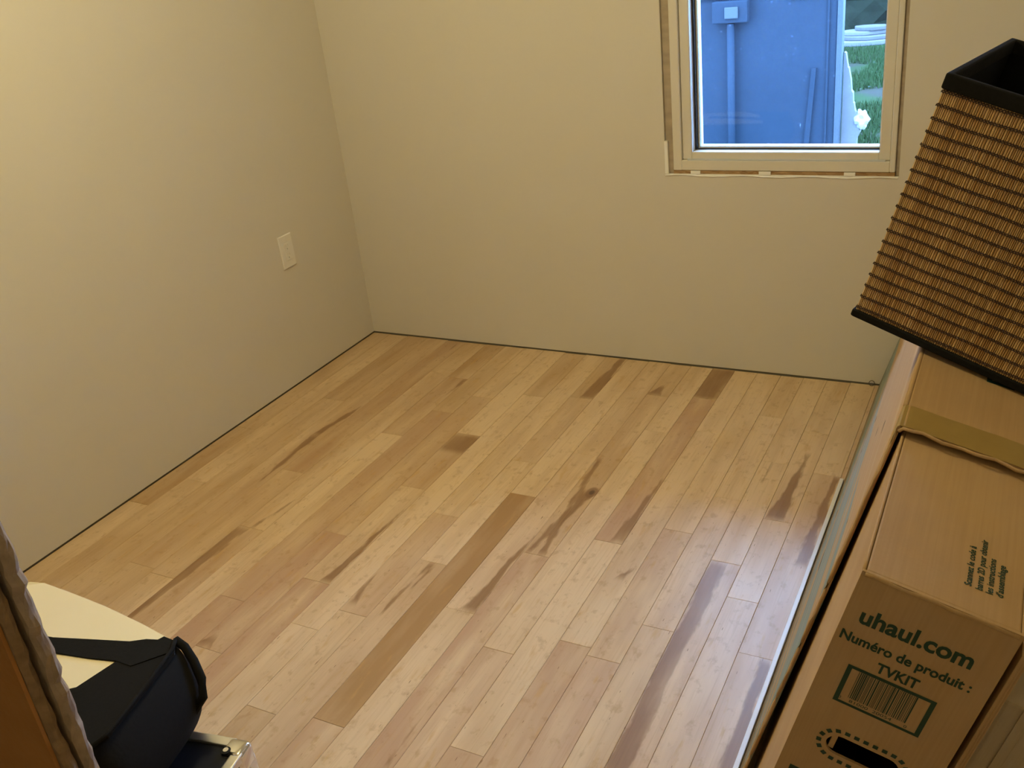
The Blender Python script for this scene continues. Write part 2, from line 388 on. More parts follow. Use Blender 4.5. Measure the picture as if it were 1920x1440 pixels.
def plank(row, bi, ya, yb):
    x0, x1 = SE[row]*S, SE[row+1]*S
    g = 0.0006; w_, l_ = x1-x0-g, (ya-yb)-g
    cx, cy = (x0+x1)/2, (ya+yb)/2
    bm = bmesh.new(); c = 0.0007; hx, hy = w_/2, l_/2
    lo = [bm.verts.new(p) for p in ((-hx,-hy,-.018),(hx,-hy,-.018),(hx,hy,-.018),(-hx,hy,-.018))]
    mi = [bm.verts.new(p) for p in ((-hx,-hy,-c),(hx,-hy,-c),(hx,hy,-c),(-hx,hy,-c))]
    up = [bm.verts.new(p) for p in ((-hx+c,-hy+c,0),(hx-c,-hy+c,0),(hx-c,hy-c,0),(-hx+c,hy-c,0))]
    bm.faces.new(up); bm.faces.new(lo[::-1])
    for a, b in ((lo, mi), (mi, up)):
        for k in range(4): bm.faces.new([a[k], a[(k+1) % 4], b[(k+1) % 4], b[k]])
    dz = rng.uniform(-.0004, 0)
    o = done(bm, 'plank', 'maple', floor, (cx, cy, dz))
    t, p = TN.get((row, bi), (rng.uniform(.05, .5), rng.choice([0, 0, .3, .6])))
    o['tone'] = float(t); o['pink'] = float(p); o['seed'] = rng.uniform(0, 60)
    mine = [s for s in ST if s[0] == row and yb-1e-3 <= (s[1]+s[2])/2 <= ya+1e-3][:2]
    for k, key in enumerate('pq'):
        if k < len(mine):
            _, y0, y1, c0, c1, h0, h1 = mine[k]
            # local y runs towards the back wall: order the ends that way
            a = (y1-cy, y0-cy, c1*w_); b = (c0*w_, h1*w_, h0*w_)
        else: a = (9.0, 9.5, 0.0); b = (0.0, 0.0, 0.0)
        o['streak_a_'+key] = [float(v) for v in a]; o['streak_b_'+key] = [float(v) for v in b]
    kn = KN.get((row, bi))
    o['knot'] = [kn[0]*w_, kn[1]-cy, kn[2]] if kn else [9.0, 9.0, 0.001]
YE = -3.4
for row in range(len(SE)-1):
    js = sorted(JO.get(row, [rng.uniform(-.4, -.9), rng.uniform(-1.3, -1.9)]), reverse=True)
    y = js[-1]
    while y - 0.55 > YE:
        y -= rng.uniform(.5, 1.1)
        if y - 0.2 > YE: js.append(y)
    ends = [-0.0045 + rng.uniform(-.003, 0.002)] + js + [YE]
    for bi in range(len(ends)-1): plank(row, bi, ends[bi], ends[bi+1])
# boards under the hall, out of the photograph
hall_b = box('hall_boards', (0.0, XR, YH, YE-0.002, -0.018, -0.001), 'cardboard_edge', floor)

# ---- partition with its broken end, beside the doorway
PX, PY0, PY1 = 1.447, -2.668, -2.621     # free end, hall face, room face
pw = empty('wall_front', (0, 0, 0)); tag(pw, 'partition wall with brown face and ragged broken end beside doorway', kind='structure')
def ragged(name, y0, y1, xe, amp, mat, nz=150, ny=4, pieces=None, seed=1):
    """a layer of the partition: slab from the left wall to a ragged free end"""
    r = random.Random(seed); bm = bmesh.new(); rows = []
    prof = []; v = 0
    for i in range(nz+1):
        if i % 5 == 0: v = r.uniform(-amp, amp)
        prof.append((v*0.6 + r.uniform(-amp, amp)*0.4))
    for i in range(nz+1):
        z = 0.007 + (ZC-0.007)*i/nz
        ring = [bm.verts.new((0.0, y0, z))]
        for k in range(ny+1):
            yy = y0 + (y1-y0)*k/ny
            bulge = math.sin(math.pi*k/ny)*amp*0.8
            ring.append(bm.verts.new((xe + prof[i] + bulge + r.uniform(-amp, amp)*0.25, yy + (r.uniform(-.0012, .0012) if 0 < k < ny else r.uniform(-.0006,.0006)), z)))
        ring.append(bm.verts.new((0.0, y1, z))); rows.append(ring)
    n = len(rows[0])
    for a, b in zip(rows, rows[1:]):
        for k in range(n): bm.faces.new([a[k], a[(k+1) % n], b[(k+1) % n], b[k]])
    bm.faces.new(rows[0]); bm.faces.new(rows[-1][::-1])
    return done(bm, name, mat, pw)
ragged('room_plaster', PY1-0.021, PY1, PX-0.004, 0.010, 'plaster_broken', seed=3)
box('cavity', (0.0, PX-0.022, PY0+0.005, PY1-0.0215, 0.007, ZC), 'stud_wood', pw)
ragged('hall_plaster', PY0+0.002, PY0+0.019, PX-0.006, 0.007, 'plaster_brown', seed=8)
box('face_panel', (0.0, PX-0.010, PY0-0.004, PY0+0.0015, 0.007, ZC), 'brown_panel', pw)

# ------------------------------------------------------------------ window
win = empty('window_1', ((WX0+WX1)/2, 0.03, WZ0))
tag(win, 'cream framed window with unfinished raw sill over the far wall', kind='structure')
def wpart(name, b, mat, bevel=0.0015, parent=win):
    ox, oy, oz = win.location
    return box(name, (b[0]-ox, b[1]-ox, b[2]-oy, b[3]-oy, b[4]-oz, b[5]-oz), mat, parent, bevel)
def ring(name, x0, x1, z0, z1, wl, wr, wb, wt, y0, y1, mat, bevel=0.002):
    """rectangular frame from four mitre-free rails in one mesh"""
    ox, oy, oz = win.location; bm = bmesh.new()
    for b in ((x0, x0+wl, z0, z1), (x1-wr, x1, z0, z1), (x0+wl, x1-wr, z0, z0+wb), (x0+wl, x1-wr, z1-wt, z1)):
        bm_box(bm, b[0]-ox, b[1]-ox, y0-oy, y1-oy, b[2]-oz, b[3]-oz)
    return done(bm, name, mat, win, None, bevel, 1)
wpart('jamb_liner', (WX0+0.001, WX0+0.027, 0.010, 0.148, WZ0+0.001, WZ1-0.001), 'frame_dirty')
wpart('jamb_liner', (WX1-0.012, WX1-0.001, 0.012, 0.148, WZ0+0.001, WZ1-0.001), 'frame_dirty')
wpart('head_liner', (WX0+0.028, WX1-0.013, 0.012, 0.148, WZ1-0.03, WZ1-0.001), 'frame_dirty')
wpart('sill_board', (WX0+0.028, WX1-0.013, 0.004, 0.148, WZ0+0.0017, WZ0+0.0125), 'osb', 0)
FX0, FX1, FZ0, FZ1 = WX0+0.028, WX1-0.013, WZ0+0.0135, WZ1-0.032
ring('outer_frame', FX0, FX1, FZ0, FZ1, .030, .016, .034, .03, 0.003, 0.140, 'frame_cream')
ring('sash', FX0+.0305, FX1-.0165, FZ0+.0345, FZ1-.0305, .034, .034, .026, .04, 0.014, 0.110, 'frame_cream', .003)
wpart('sash_ridge', (FX0+.05, FX1-.03, 0.004, 0.0135, FZ0+.033, FZ0+.0385), 'bead_white', .001)
GX0, GX1, GZ0, GZ1 = FX0+.065, FX1-.051, FZ0+.061, FZ1-.071
ring('gasket', GX0-.0003, GX1+.0003, GZ0-.0003, GZ1+.0003, .0075, .003, .0008, .003, 0.048, 0.100, 'gasket', 0)
ring('glazing_bead', GX0+.0075, GX1-.003, GZ0+.002, GZ1-.003, .007, .004, .006, .006, 0.060, 0.098, 'bead_white', .001)
ox, oy, oz = win.location
box('pane', (GX0+.014-ox, GX1-.006-ox, 0.072-oy, 0.077-oy, GZ0+.008-oz, GZ1-.008-oz), 'window_glass', win)
for x0, x1 in ((1.478, 1.512), (1.712, 1.752), (1.985, 2.02)):
    wpart('shim', (x0, x1, -0.0005, 0.0038, WZ0+0.0018, WZ0+0.0130), 'shim_white', 0.001)
# cut edge of the drywall along the sill and the lower left corner: white, wavy
bm = bmesh.new(); n = 40; top = []; 
r2 = random.Random(5); pts = []
for i in range(n+1):
    x = WX0-0.001 + (WX1-WX0-0.001)*i/n
    pts.append((x-ox, WZ0 - 0.0035 + 0.0022*math.sin(i*0.55)+r2.uniform(-.0006,.0006) - oz))
prs = [bm.verts.new((x, -0.0045-oy, z)) for x, z in pts]; prt = [bm.verts.new((x, 0.0035-oy, WZ0+0.0016-oz)) for x, z in pts]
prb = [bm.verts.new((x, 0.0035-oy, WZ0-0.002-oz)) for x, z in pts]; prd = [bm.verts.new((x, -0.0005-oy, z-.003)) for x, z in pts]
for i in range(n):
    for q in ((prs, prt), (prt, prb), (prb, prd), (prd, prs)): bm.faces.new([q[0][i], q[0][i+1], q[1][i+1], q[1][i]])
done(bm, 'drywall_edge', 'drywall_edge', win)
wpart('corner_tape', (WX0-0.001, WX0+0.011, -0.002, 0.0095, WZ0+0.002, WZ0+0.115), 'shim_white', 0.001)

# ------------------------------------------------------------------ ceiling lamp (above the frame; the light the room has)
def ceiling_lamp(name, pos, power, label):
    lamp = empty(name + '_lamp_offscreen', pos); tag(lamp, label, 'lamp')
    bm = bmesh.new(); bm_disc(bm, (0, 0, -0.03), 0.13, 0, 0.03, 'z', 32); done(bm, 'lamp_base', 'lamp_base', lamp)
    nm = 'lamp_glow_%d' % int(power)
    s = NT(nm); s.b.inputs['Base Color'].default_value = (1, 1, 1, 1)
    s.b.inputs['Emission Color'].default_value = (*LAMP_COL, 1); s.b.inputs['Emission Strength'].default_value = power
    bm = bmesh.new(); bmesh.ops.create_uvsphere(bm, u_segments=24, v_segments=12, radius=0.115)
    for v in bm.verts: v.co.z = v.co.z*0.7 - 0.06
    bmesh.ops.bisect_plane(bm, geom=list(bm.verts)+list(bm.edges)+list(bm.faces), plane_co=(0,0,-0.0305), plane_no=(0,0,1), clear_outer=True)
    done(bm, name + '_globe_offscreen', nm, lamp, smooth=True)
ceiling_lamp('ceiling', LAMP_POS, LAMP_POWER, 'round flush ceiling lamp with glowing globe over the maple floor')
ceiling_lamp('hall', HALL_POS, HALL_POWER, 'round flush ceiling lamp with dim globe in the hall behind the doorway')

# ------------------------------------------------------------------ outside
GZ = -0.35
ground = box('lawn', (-9, 9, 0.16, 20, GZ-0.2, GZ), 'grass_ground'); tag(ground, 'patchy grass yard beyond the window', kind='structure')
r3 = random.Random(11); vs, fs = [], []
for i in range(16000):
    y = r3.uniform(3.2, 10.2); xm = 2.519 - (y+3.194)*0.150; x = xm + r3.uniform(-.9, 1.0)*(0.05*(y+3.2))
    if math.sin(x*5.1+y*1.7)+math.sin(y*2.9-x*3) < -1.1: continue
    h = r3.uniform(.03, .09); a = r3.uniform(0, 6.28); dx, dy = math.cos(a)*.006, math.sin(a)*.006; k = len(vs)
    vs += [(x-dx, y-dy, GZ), (x+dx, y+dy, GZ), (x+r3.uniform(-.03,.03), y+r3.uniform(-.03,.03), GZ+h)]; fs.append((k, k+1, k+2))
me = bpy.data.meshes.new('grass'); me.from_pydata(vs, [], fs)
tag(link('grass', me, 'grass_blade'), 'short green grass beside the container door outside', 'grass', kind='stuff')
hb = bmesh.new(); bmesh.ops.create_icosphere(hb, subdivisions=5, radius=1.0); r4 = random.Random(2)
for v in hb.verts:
    k = 1 + 0.10*math.sin(v.co.x*23+v.co.z*11)*math.sin(v.co.y*19+v.co.x*7) + r4.uniform(-.04, .04)
    v.co = Vector((v.co.x*4.2*k, v.co.y*1.2*k, max(v.co.z, -.25)*2.2*k))
tag(done(hb, 'dark_hedge', 'hedge_dark', None, (-0.9, 12.55, GZ+.45)), 'dark bushy bank beyond the grass outside', 'hedge')
cont = empty('container_door', (0.0, 2.5, GZ)); tag(cont, 'dark blue grey metal container door leaf with lock rod standing outside the window', 'container door')  # thin leaf of an open container door
CX1 = 1.532
box('body', (-2.2, CX1-0.03, 0.0, 0.05, 0.10, 2.14), 'container_paint', cont, 0.004)
box('corner_post', (CX1-0.029, CX1, -0.012, 0.055, 0.0, 2.18), 'container_edge', cont, 0.004)
box('bottom_rail', (-2.2, CX1-0.03, -0.02, 0.06, 0.0, 0.099), 'container_paint', cont, 0.004)
bm = bmesh.new(); bm_tube(bm, [(0.93, -0.035, 0.08), (0.93, -0.035, 1.28)], 0.022, 10); done(bm, 'lock_rod', 'container_paint', cont, smooth=True)
box('rod_bracket', (0.83, 1.03, -0.06, -0.001, 1.285, 1.40), 'container_paint', cont, 0.006)
box('handle_plate', (0.905, 0.98, -0.075, -0.0605, 1.31, 1.37), 'container_edge', cont, 0.004)
box('door_panel', (0.72, 1.10, -0.018, -0.0005, 1.41, 2.0), 'container_paint', cont, 0.004)
prism('brace_rib', [(1.30, 0.12), (1.335, 0.12), (1.40, 1.02), (1.375, 1.02)], -0.016, -0.001, 'container_paint', cont)
box('seam_rib', (1.452, 1.462, -0.010, -0.001, 0.11, 2.1), 'container_paint', cont)
box('hinge_plate', (1.24, 1.44, -0.012, -0.0005, 1.385, 1.43), 'container_edge', cont, 0.003)
# pale torn sheet leaning by the container, and lumps of white plastic
sh = [(1.536, -.345), (1.600, -.345), (1.622, .27), (1.638, .306), (1.615, .406), (1.604, .43), (1.599, .463), (1.594, .47), (1.591, .52), (1.582, .535), (1.577, .59), (1.563, .655), (1.558, .66), (1.545, .735), (1.536, .74)]
so = prism('torn_sheet', sh, 2.54, 2.58, 'sheet_white'); tag(so, 'pale grey torn sheet standing beside the container door', 'sheet')
bm = bmesh.new(); bmesh.ops.create_icosphere(bm, subdivisions=3, radius=1.0); r6 = random.Random(4)
for v in bm.verts: v.co *= 1 + 0.18*math.sin(v.co.x*5+4)*math.cos(v.co.z*6) + r6.uniform(-.09, .09)
for v in bm.verts: v.co = Vector((v.co.x*.042+1.640, v.co.y*.04+2.56, v.co.z*.058+.37))
done(bm, 'crumpled_flap', 'lump_white', so)
r5 = random.Random(9)
zz = GZ
for i, (x, y, w_, d_, h_) in enumerate(((0.34,10.6,.85,.5,.06),(0.40,10.65,.72,.42,.05),(0.36,10.7,.6,.36,.05),(0.46,10.7,.45,.3,.05),(0.60,11.3,.40,.25,.07))):
    n = 9; pts = []
    for k in range(n):
        a = 2*math.pi*k/n; pts.append((x+math.cos(a)*w_/2*r5.uniform(.85, 1.1), y+math.sin(a)*d_/2*r5.uniform(.85, 1.1)))
    base = zz if i < 4 else GZ
    o = prism('stone_slab', pts, base+.001, base+h_, 'slab_stone' if i not in (0, 2) else 'sheet_white', None, .012, 'z')
    tag(o, ['wide pale slab at the bottom of the stack outside', 'grey slab second from the bottom of the stack outside', 'pale slab second from the top of the stack outside', 'small grey slab on top of the stack outside', 'single grey slab lying behind the slab stack outside'][i], 'stone slab', 'stone slabs on the grass')
    if i < 4: zz += h_ + .001

# ------------------------------------------------------------------ wall outlet
ot = empty('wall_outlet', (0, -0.445, 0.527)); tag(ot, 'white duplex wall outlet on the left wall', 'outlet')
def holed(name, hy, hz, holes, x0, x1, ch, mat):
    """plate on the wall with openings cut right through it"""
    bm = bmesh.new()
    R4 = lambda x, d: [bm.verts.new((x, a*(hy-d), b*(hz-d))) for a, b in ((-1, -1), (1, -1), (1, 1), (-1, 1))]
    back, side, front = R4(x0, 0), R4(x1-ch, 0), R4(x1, ch)
    H0 = [[bm.verts.new((x0, a, b)) for a, b in h] for h in holes]; H1 = [[bm.verts.new((x1, a, b)) for a, b in h] for h in holes]
    for o_, hs in ((back, H0), (front, H1)):
        es = [bm.edges.new((l[i], l[(i+1) % len(l)])) for l in [o_]+hs for i in range(len(l))]
        bmesh.ops.triangle_fill(bm, use_beauty=True, use_dissolve=False, edges=es)
    for A_, B_ in [(back, side), (side, front)] + list(zip(H0, H1)):
        for i in range(len(A_)): bm.faces.new([A_[i], A_[(i+1) % len(A_)], B_[(i+1) % len(A_)], B_[i]])
    return done(bm, name, mat, ot)
holed('cover_plate', .0375, .0635, [[(-.017, -.0345), (.017, -.0345), (.017, .0345), (-.017, .0345)]], 0.0002, 0.0055, 0.0018, 'plastic_white')
hs_ = []
for zc in (0.017, -0.017):
    for yy, hh in ((-0.0062, .0085), (0.0062, .0068)): hs_.append([(yy-.0011, zc+.006-hh/2), (yy+.0011, zc+.006-hh/2), (yy+.0011, zc+.006+hh/2), (yy-.0011, zc+.006+hh/2)])
    hs_.append([(.0028*math.cos(2*math.pi*k/10), zc-.007+.0028*math.sin(2*math.pi*k/10)) for k in range(10)])
holed('receptacle', .0165, .034, hs_, 0.0012, 0.0075, 0.0009, 'plastic_white')
box('slot_shade_plate', (0.0003, 0.0011, -.014, .014, -.030, .030), 'slot_shade_bronze', ot)   # dark bronze contact plate, added behind the slots to deepen their shade
for zc in (0.048, -0.048):
    bm = bmesh.new(); bm_disc(bm, (0.0054, 0.0, zc), .003, 0, .0007, 'x', 10); done(bm, 'screw', 'plastic_white', ot)

# ------------------------------------------------------------------ leaning boxes (frame: e1 across, y along, e3 up, leaning 15.5 degrees)
TH = R(15.5)
def lean(name, ox_, oy_, oz_, th=TH):
    return empty(name, (ox_, oy_, oz_), (0, th, 0))
# white trim strip on the floor along the boxes
tag(box('trim_strip', (2.120, 2.131, -2.72, -0.66, 0.0004, 0.011), 'white_trim', None, 0.0015), 'thin white trim strip lying on the floor along the moving box', 'trim')

# telescoping flat moving box: inner half A with print, outer half B taped
AX, AY, AZ = 2.3985, -2.2436, 0.8737
HA = AZ/math.cos(TH) - 0.002           # height of the box along its lean
WA = 0.1762
tv = lean('moving_box', AX - HA*math.sin(TH), AY, AZ - HA*math.cos(TH))
tag(tv, 'long flat brown moving box with green uhaul.com print and taped outer half', 'box')
def hollow(name, a0, a1, y0, y1, z0, z1, t, mat, open_near=False, open_far=False, bevel=0.0025, hole=None, sag=0.0):
    """cardboard tube: four walls and, unless open, end walls"""
    bm = bmesh.new()
    N = 12
    def grid(pts0, du, dv, nu, nv, f=None):
        P = [[bm.verts.new(Vector(pts0)+Vector(du)*(i/nu)+Vector(dv)*(j/nv)) for j in range(nv+1)] for i in range(nu+1)]
        for i in range(nu):
            for j in range(nv): bm.faces.new([P[i][j], P[i+1][j], P[i+1][j+1], P[i][j+1]])
    bm_box(bm, a0, a0+t, y0, y1, z0, z1)
    bm_box(bm, a1-t, a1, y0, y1, z0, z1)
    bm_box(bm, a0+t, a1-t, y0, y1, z1-t, z1)
    bm_box(bm, a0+t, a1-t, y0, y1, z0, z0+t)
    return done(bm, name, mat, tv, None, bevel, 2)
hollow('inner_sleeve', 0, WA, 0.0041, 1.25, 0, HA, 0.004, 'cardboard')
# printed end panel with a real hand hole (stadium)
def end_panel():
    bm = bmesh.new(); N = 10
    hc_a, hc_z, hr, hl = WA*0.5, HA-0.272, 0.0165, 0.029
    out = [(0, 0), (WA, 0), (WA, HA), (0, HA)]
    hole = [(hc_a+hl+hr*math.cos(t), hc_z+hr*math.sin(t)) for t in [R(-90+180*i/N) for i in range(N+1)]] + \
           [(hc_a-hl+hr*math.cos(t), hc_z+hr*math.sin(t)) for t in [R(90+180*i/N) for i in range(N+1)]]
    def ringv(y): return [bm.verts.new((a, y, b)) for a, b in out], [bm.verts.new((a, y, b)) for a, b in hole]
    for y in (0.0, 0.004):
        o_, h_ = ringv(y)
        es = [bm.edges.new((o_[i], o_[(i+1) % 4])) for i in range(4)] + [bm.edges.new((h_[i], h_[(i+1) % len(h_)])) for i in range(len(h_))]
        bmesh.ops.triangle_fill(bm, use_beauty=True, use_dissolve=False, edges=es)
        if y == 0.0: o0, h0 = o_, h_
    for A_, B_ in ((o0, o_), (h0, h_)):
        for i in range(len(A_)): bm.faces.new([A_[i], A_[(i+1) % len(A_)], B_[(i+1) % len(A_)], B_[i]])
    o = done(bm, 'end_panel', 'cardboard', tv)
    # folded-in flap behind the hand hole
    box('hole_flap', (hc_a-hl-hr*.7, hc_a-hl-hr*.30, 0.0045, 0.012, hc_z-hr*.8, hc_z+hr*.8), 'cardboard', tv)
    bm = bmesh.new()
    P = 2*math.pi*(hr+.009)+4*hl; nd = 24
    for k in range(nd):
        s_ = k/nd*P; rr = hr+.009
        def pos(s_):
            s_ %= P
            if s_ < 2*hl: return hc_a-hl+s_, hc_z+rr
            s_ -= 2*hl
            if s_ < math.pi*rr: t = math.pi/2 - s_/rr; return hc_a+hl+rr*math.cos(t), hc_z+rr*math.sin(t)
            s_ -= math.pi*rr
            if s_ < 2*hl: return hc_a+hl-s_, hc_z-rr
            s_ -= 2*hl
            t = -math.pi/2 - s_/rr; return hc_a-hl+rr*math.cos(t), hc_z+rr*math.sin(t)
        (x0, z0), (x1, z1) = pos(s_), pos(s_+P/nd*0.55)
        d = Vector((x1-x0, 0, z1-z0)).normalized(); nrm = Vector((-d.z, 0, d.x))*0.0030
        vsd = [bm.verts.new((x0+sx*nrm.x, yv, z0+sx*nrm.z)) for sx in (-1, 1) for yv in (-.0004,)] + [bm.verts.new((x1+sx*nrm.x, -.0004, z1+sx*nrm.z)) for sx in (1, -1)]
        bm.faces.new(vsd)
    done(bm, 'dashed_outline', 'print_green', o)
    return o
endp = end_panel()
# pressed fold along the top of the end panel, taped corner
bm = bmesh.new(); bm_tube(bm, [(0.004+ (WA-0.008)*i/14, 0.001+0.0006*math.sin(i*2.1), HA-0.0035+0.0008*math.sin(i*1.3)) for i in range(15)], 0.0034, 8); done(bm, 'fold_ridge', 'cardboard', tv, smooth=True)
bm = bmesh.new(); bm_tube(bm, [(0.0015, 0.004+0.33*i/20, HA-0.0014) for i in range(21)], 0.0022, 8); done(bm, 'rim_crease', 'cardboard', tv, smooth=True)

# lettering
def text(name, body, a0, z0, width, height, mat, parent, on='front', bold=0.0, y=0.0, shear=0.0):
    cu = bpy.data.curves.new(name, 'FONT'); cu.body = body; cu.size = 1.0; cu.offset = bold; cu.shear = shear; cu.resolution_u = 3
    ob = bpy.data.objects.new(name, cu); COL.objects.link(ob)
    dg = bpy.context.evaluated_depsgraph_get(); me = bpy.data.meshes.new_from_object(ob.evaluated_get(dg))
    bpy.data.objects.remove(ob)
    xs = [v.co.x for v in me.vertices]; ys = [v.co.y for v in me.vertices]
    x0, x1 = min(xs), max(xs)
    base = 0.0; capt = 0.0
    kx = width/(x1-x0); ky = height
    for v in me.vertices:
        u, q = (v.co.x-x0)*kx, v.co.y*ky
        if on == 'front': v.co = Vector((a0+u, -0.0005, z0+q))
        else: v.co = Vector((a0-q, z0+u, y))          # reading along +y, up towards -e1
    me.name = name
    return link(name, me, mat, parent)
FZ = HA
text('lettering', 'uhaul.com', 0.0180, FZ-0.0715, 0.1275, 0.0335, 'print_green', endp, bold=0.030)
text('lettering', 'Num\u00e9ro de produit :', 0.0060, FZ-0.1040, 0.1505, 0.0205, 'print_green', endp, bold=0.028)
text('lettering', 'TVKIT', 0.0577, FZ-0.1318, 0.0490, 0.0215, 'print_green', endp, bold=0.030)
text('lettering', '0', 0.0335, FZ-0.1945, 0.0030, 0.0062, 'print_green', endp)
text('lettering', '81000', 0.0465, FZ-0.1950, 0.0230, 0.0068, 'print_green', endp)
text('lettering', '20054', 0.0750, FZ-0.1950, 0.0230, 0.0068, 'print_green', endp)
text('lettering', '0', 0.1130, FZ-0.1955, 0.0034, 0.0066, 'print_green', endp)
bm = bmesh.new()
def flat(bm, a0, a1, z0, z1, y=-0.0004): bm.faces.new([bm.verts.new(p) for p in ((a0,y,z0),(a1,y,z0),(a1,y,z1),(a0,y,z1))])
fa0, fa1, fz1, fz0, ft = 0.0285, 0.1330, FZ-0.1375, FZ-0.2015, 0.0058
flat(bm, fa0, fa0+ft, fz0, fz1); flat(bm, fa1-ft, fa1, fz0, fz1); flat(bm, fa0+ft, fa1-ft, fz1-ft*.8, fz1); flat(bm, fa0+ft, fa1-ft, fz0, fz0+ft*.7)
done(bm, 'barcode_frame', 'print_green', endp)
bm = bmesh.new(); rb = random.Random(21); x = 0.0435
while x < 0.1125:
    wd = rb.choice((.0006, .0006, .0009, .0012, .0016)); 
    flat(bm, x, x+wd, FZ-0.1885, fz1-ft*.8-0.0002); x += wd + rb.choice((.0006, .0007, .0010, .0014))
done(bm, 'barcode', 'print_green', endp)
bm = bmesh.new(); flat(bm, 0.0158, 0.15, FZ-0.40, FZ-0.3395); done(bm, 'print_block', 'print_green', endp)
topz = HA+0.0006
for i, (ln_, a, y0, y1) in enumerate((('Scannez le code \u00e0', 0.1155, 0.049, 0.1295), ('barres 2D pour obtenir', 0.1277, 0.049, 0.1505), ('les instructions', 0.1390, 0.049, 0.1185), ("d'assemblage", 0.1502, 0.050, 0.1125))):
    text('lettering', ln_, a, y0, y1-y0, 0.0112, 'print_green', tv, on='top', y=topz, bold=0.022)

# outer half
ob_ = 0.0065
BB = (2.1335 - tv.location.x)/math.cos(TH) + 0.0   # foot of the outer half's side wall, flared out from the inner half
YB0, YB1, BT = 0.330, 2.2230, HA+ob_+.007
def outer():
    t = 0.004
    a_t, a_b, r_t = -ob_-.003, BB, WA+ob_+.003
    zf = -a_b*math.tan(TH)*-1                       # keep the flared foot just above the floor
    zf = max(0.001, (0.0012 - tv.location.z + a_b*math.sin(TH))/math.cos(TH))
    bm = bmesh.new()                               # top, right wall
    bm_box(bm, a_t+t, r_t-t, YB0, YB1, BT-t, BT); bm_box(bm, r_t-t, r_t, YB0, YB1, 0.002, BT)
    done(bm, 'outer_sleeve', 'cardboard', tv, None, 0.003, 2)
    bm = bmesh.new(); N, M = 24, 8; G = []          # worn left side, slightly wavy
    for i in range(N+1):
        y = YB0 + (YB1-YB0)*i/N; row = []
        for j in range(M+1):
            f = j/M; a = a_b + (a_t-a_b)*f; z = zf + (BT-0.003-zf)*f
            a += 0.0022*math.sin(f*math.pi)*math.sin(y*3.1+1)
            row.append((a, y, z))
        G.append(row)
    A = [[bm.verts.new(q) for q in r_] for r_ in G]; B = [[bm.verts.new((q[0]+t, q[1], q[2])) for q in r_] for r_ in G]
    for i in range(N):
        for j in range(M):
            bm.faces.new([A[i][j], A[i][j+1], A[i+1][j+1], A[i+1][j]]); bm.faces.new([B[i][j], B[i+1][j], B[i+1][j+1], B[i][j+1]])
    for j in range(M):
        bm.faces.new([A[0][j], B[0][j], B[0][j+1], A[0][j+1]]); bm.faces.new([A[N][j], A[N][j+1], B[N][j+1], B[N][j]])
    for i in range(N):
        bm.faces.new([A[i][M], B[i][M], B[i+1][M], A[i+1][M]]); bm.faces.new([A[i][0], A[i+1][0], B[i+1][0], B[i][0]])
    done(bm, 'sleeve_side', 'worn_side', tv, smooth=True)
    bm = bmesh.new(); bm_tube(bm, [(a_t+0.0025, YB0+0.065+(YB1-YB0-0.07)*i/20, BT-0.0035) for i in range(21)], 0.0042, 8); done(bm, 'sleeve_corner', 'cardboard', tv, smooth=True)
    # pale torn paper edge of the mouth, running down the side
    bm = bmesh.new(); bm_tube(bm, [(a_b+(a_t-a_b)*f+.0015, YB0-.0012+.0022*math.sin(f*40), zf+(BT-.008-zf)*f) for f in [k/40 for k in range(41)]], 0.0030, 6); done(bm, 'mouth_edge', 'cardboard', tv, smooth=True)
outer()
bm = bmesh.new()   # packing tape along the mouth of the outer half, lapping round the corner
tp = HA+ob_+.0074
prof = [(-ob_-.0040, HA-0.02), (-ob_-.0036, tp-.004), (-ob_-.0015, tp-.001), (0.004, tp), (WA*.35, tp+.0003), (WA*.7, tp), (WA+ob_, tp), (WA+ob_+.0034, tp-.004), (WA+ob_+.0034, HA-.05)]
rows = []
for y in (0.3295, 0.35, 0.375, 0.394): rows.append([bm.verts.new((a, y + (0.0015*math.sin(a*60)), z)) for a, z in prof])
for a, b in zip(rows, rows[1:]):
    for k in range(len(prof)-1): bm.faces.new([a[k], a[k+1], b[k+1], b[k]])
done(bm, 'packing_tape', 'tape_olive', tv)
bm = bmesh.new()   # curled, crushed lip of the mouth
pts = [(-.006, .328, HA+ob_-.002), (-.002, .325, HA+ob_+.0055)] + [(0.01+(WA-.01)*i/12, .326+.003*math.sin(i*1.7), HA+ob_+.0055+.0012*math.sin(i*1.1)) for i in range(13)]
bm_tube(bm, pts, 0.0026, 8); done(bm, 'mouth_lip', 'cardboard', tv, smooth=True)
bm = bmesh.new(); zt_ = HA+ob_+.0074
for a0, a1, y0, y1 in ((0.094, 0.1015, 0.553, 0.598), (0.1015, 0.135, 0.553, 0.5625), (0.1015, 0.128, 0.572, 0.576)):
    bm.faces.new([bm.verts.new(p) for p in ((a0,y0,zt_),(a1,y0,zt_),(a1,y1,zt_),(a0,y1,zt_))])
done(bm, 'print_mark', 'print_green', tv)

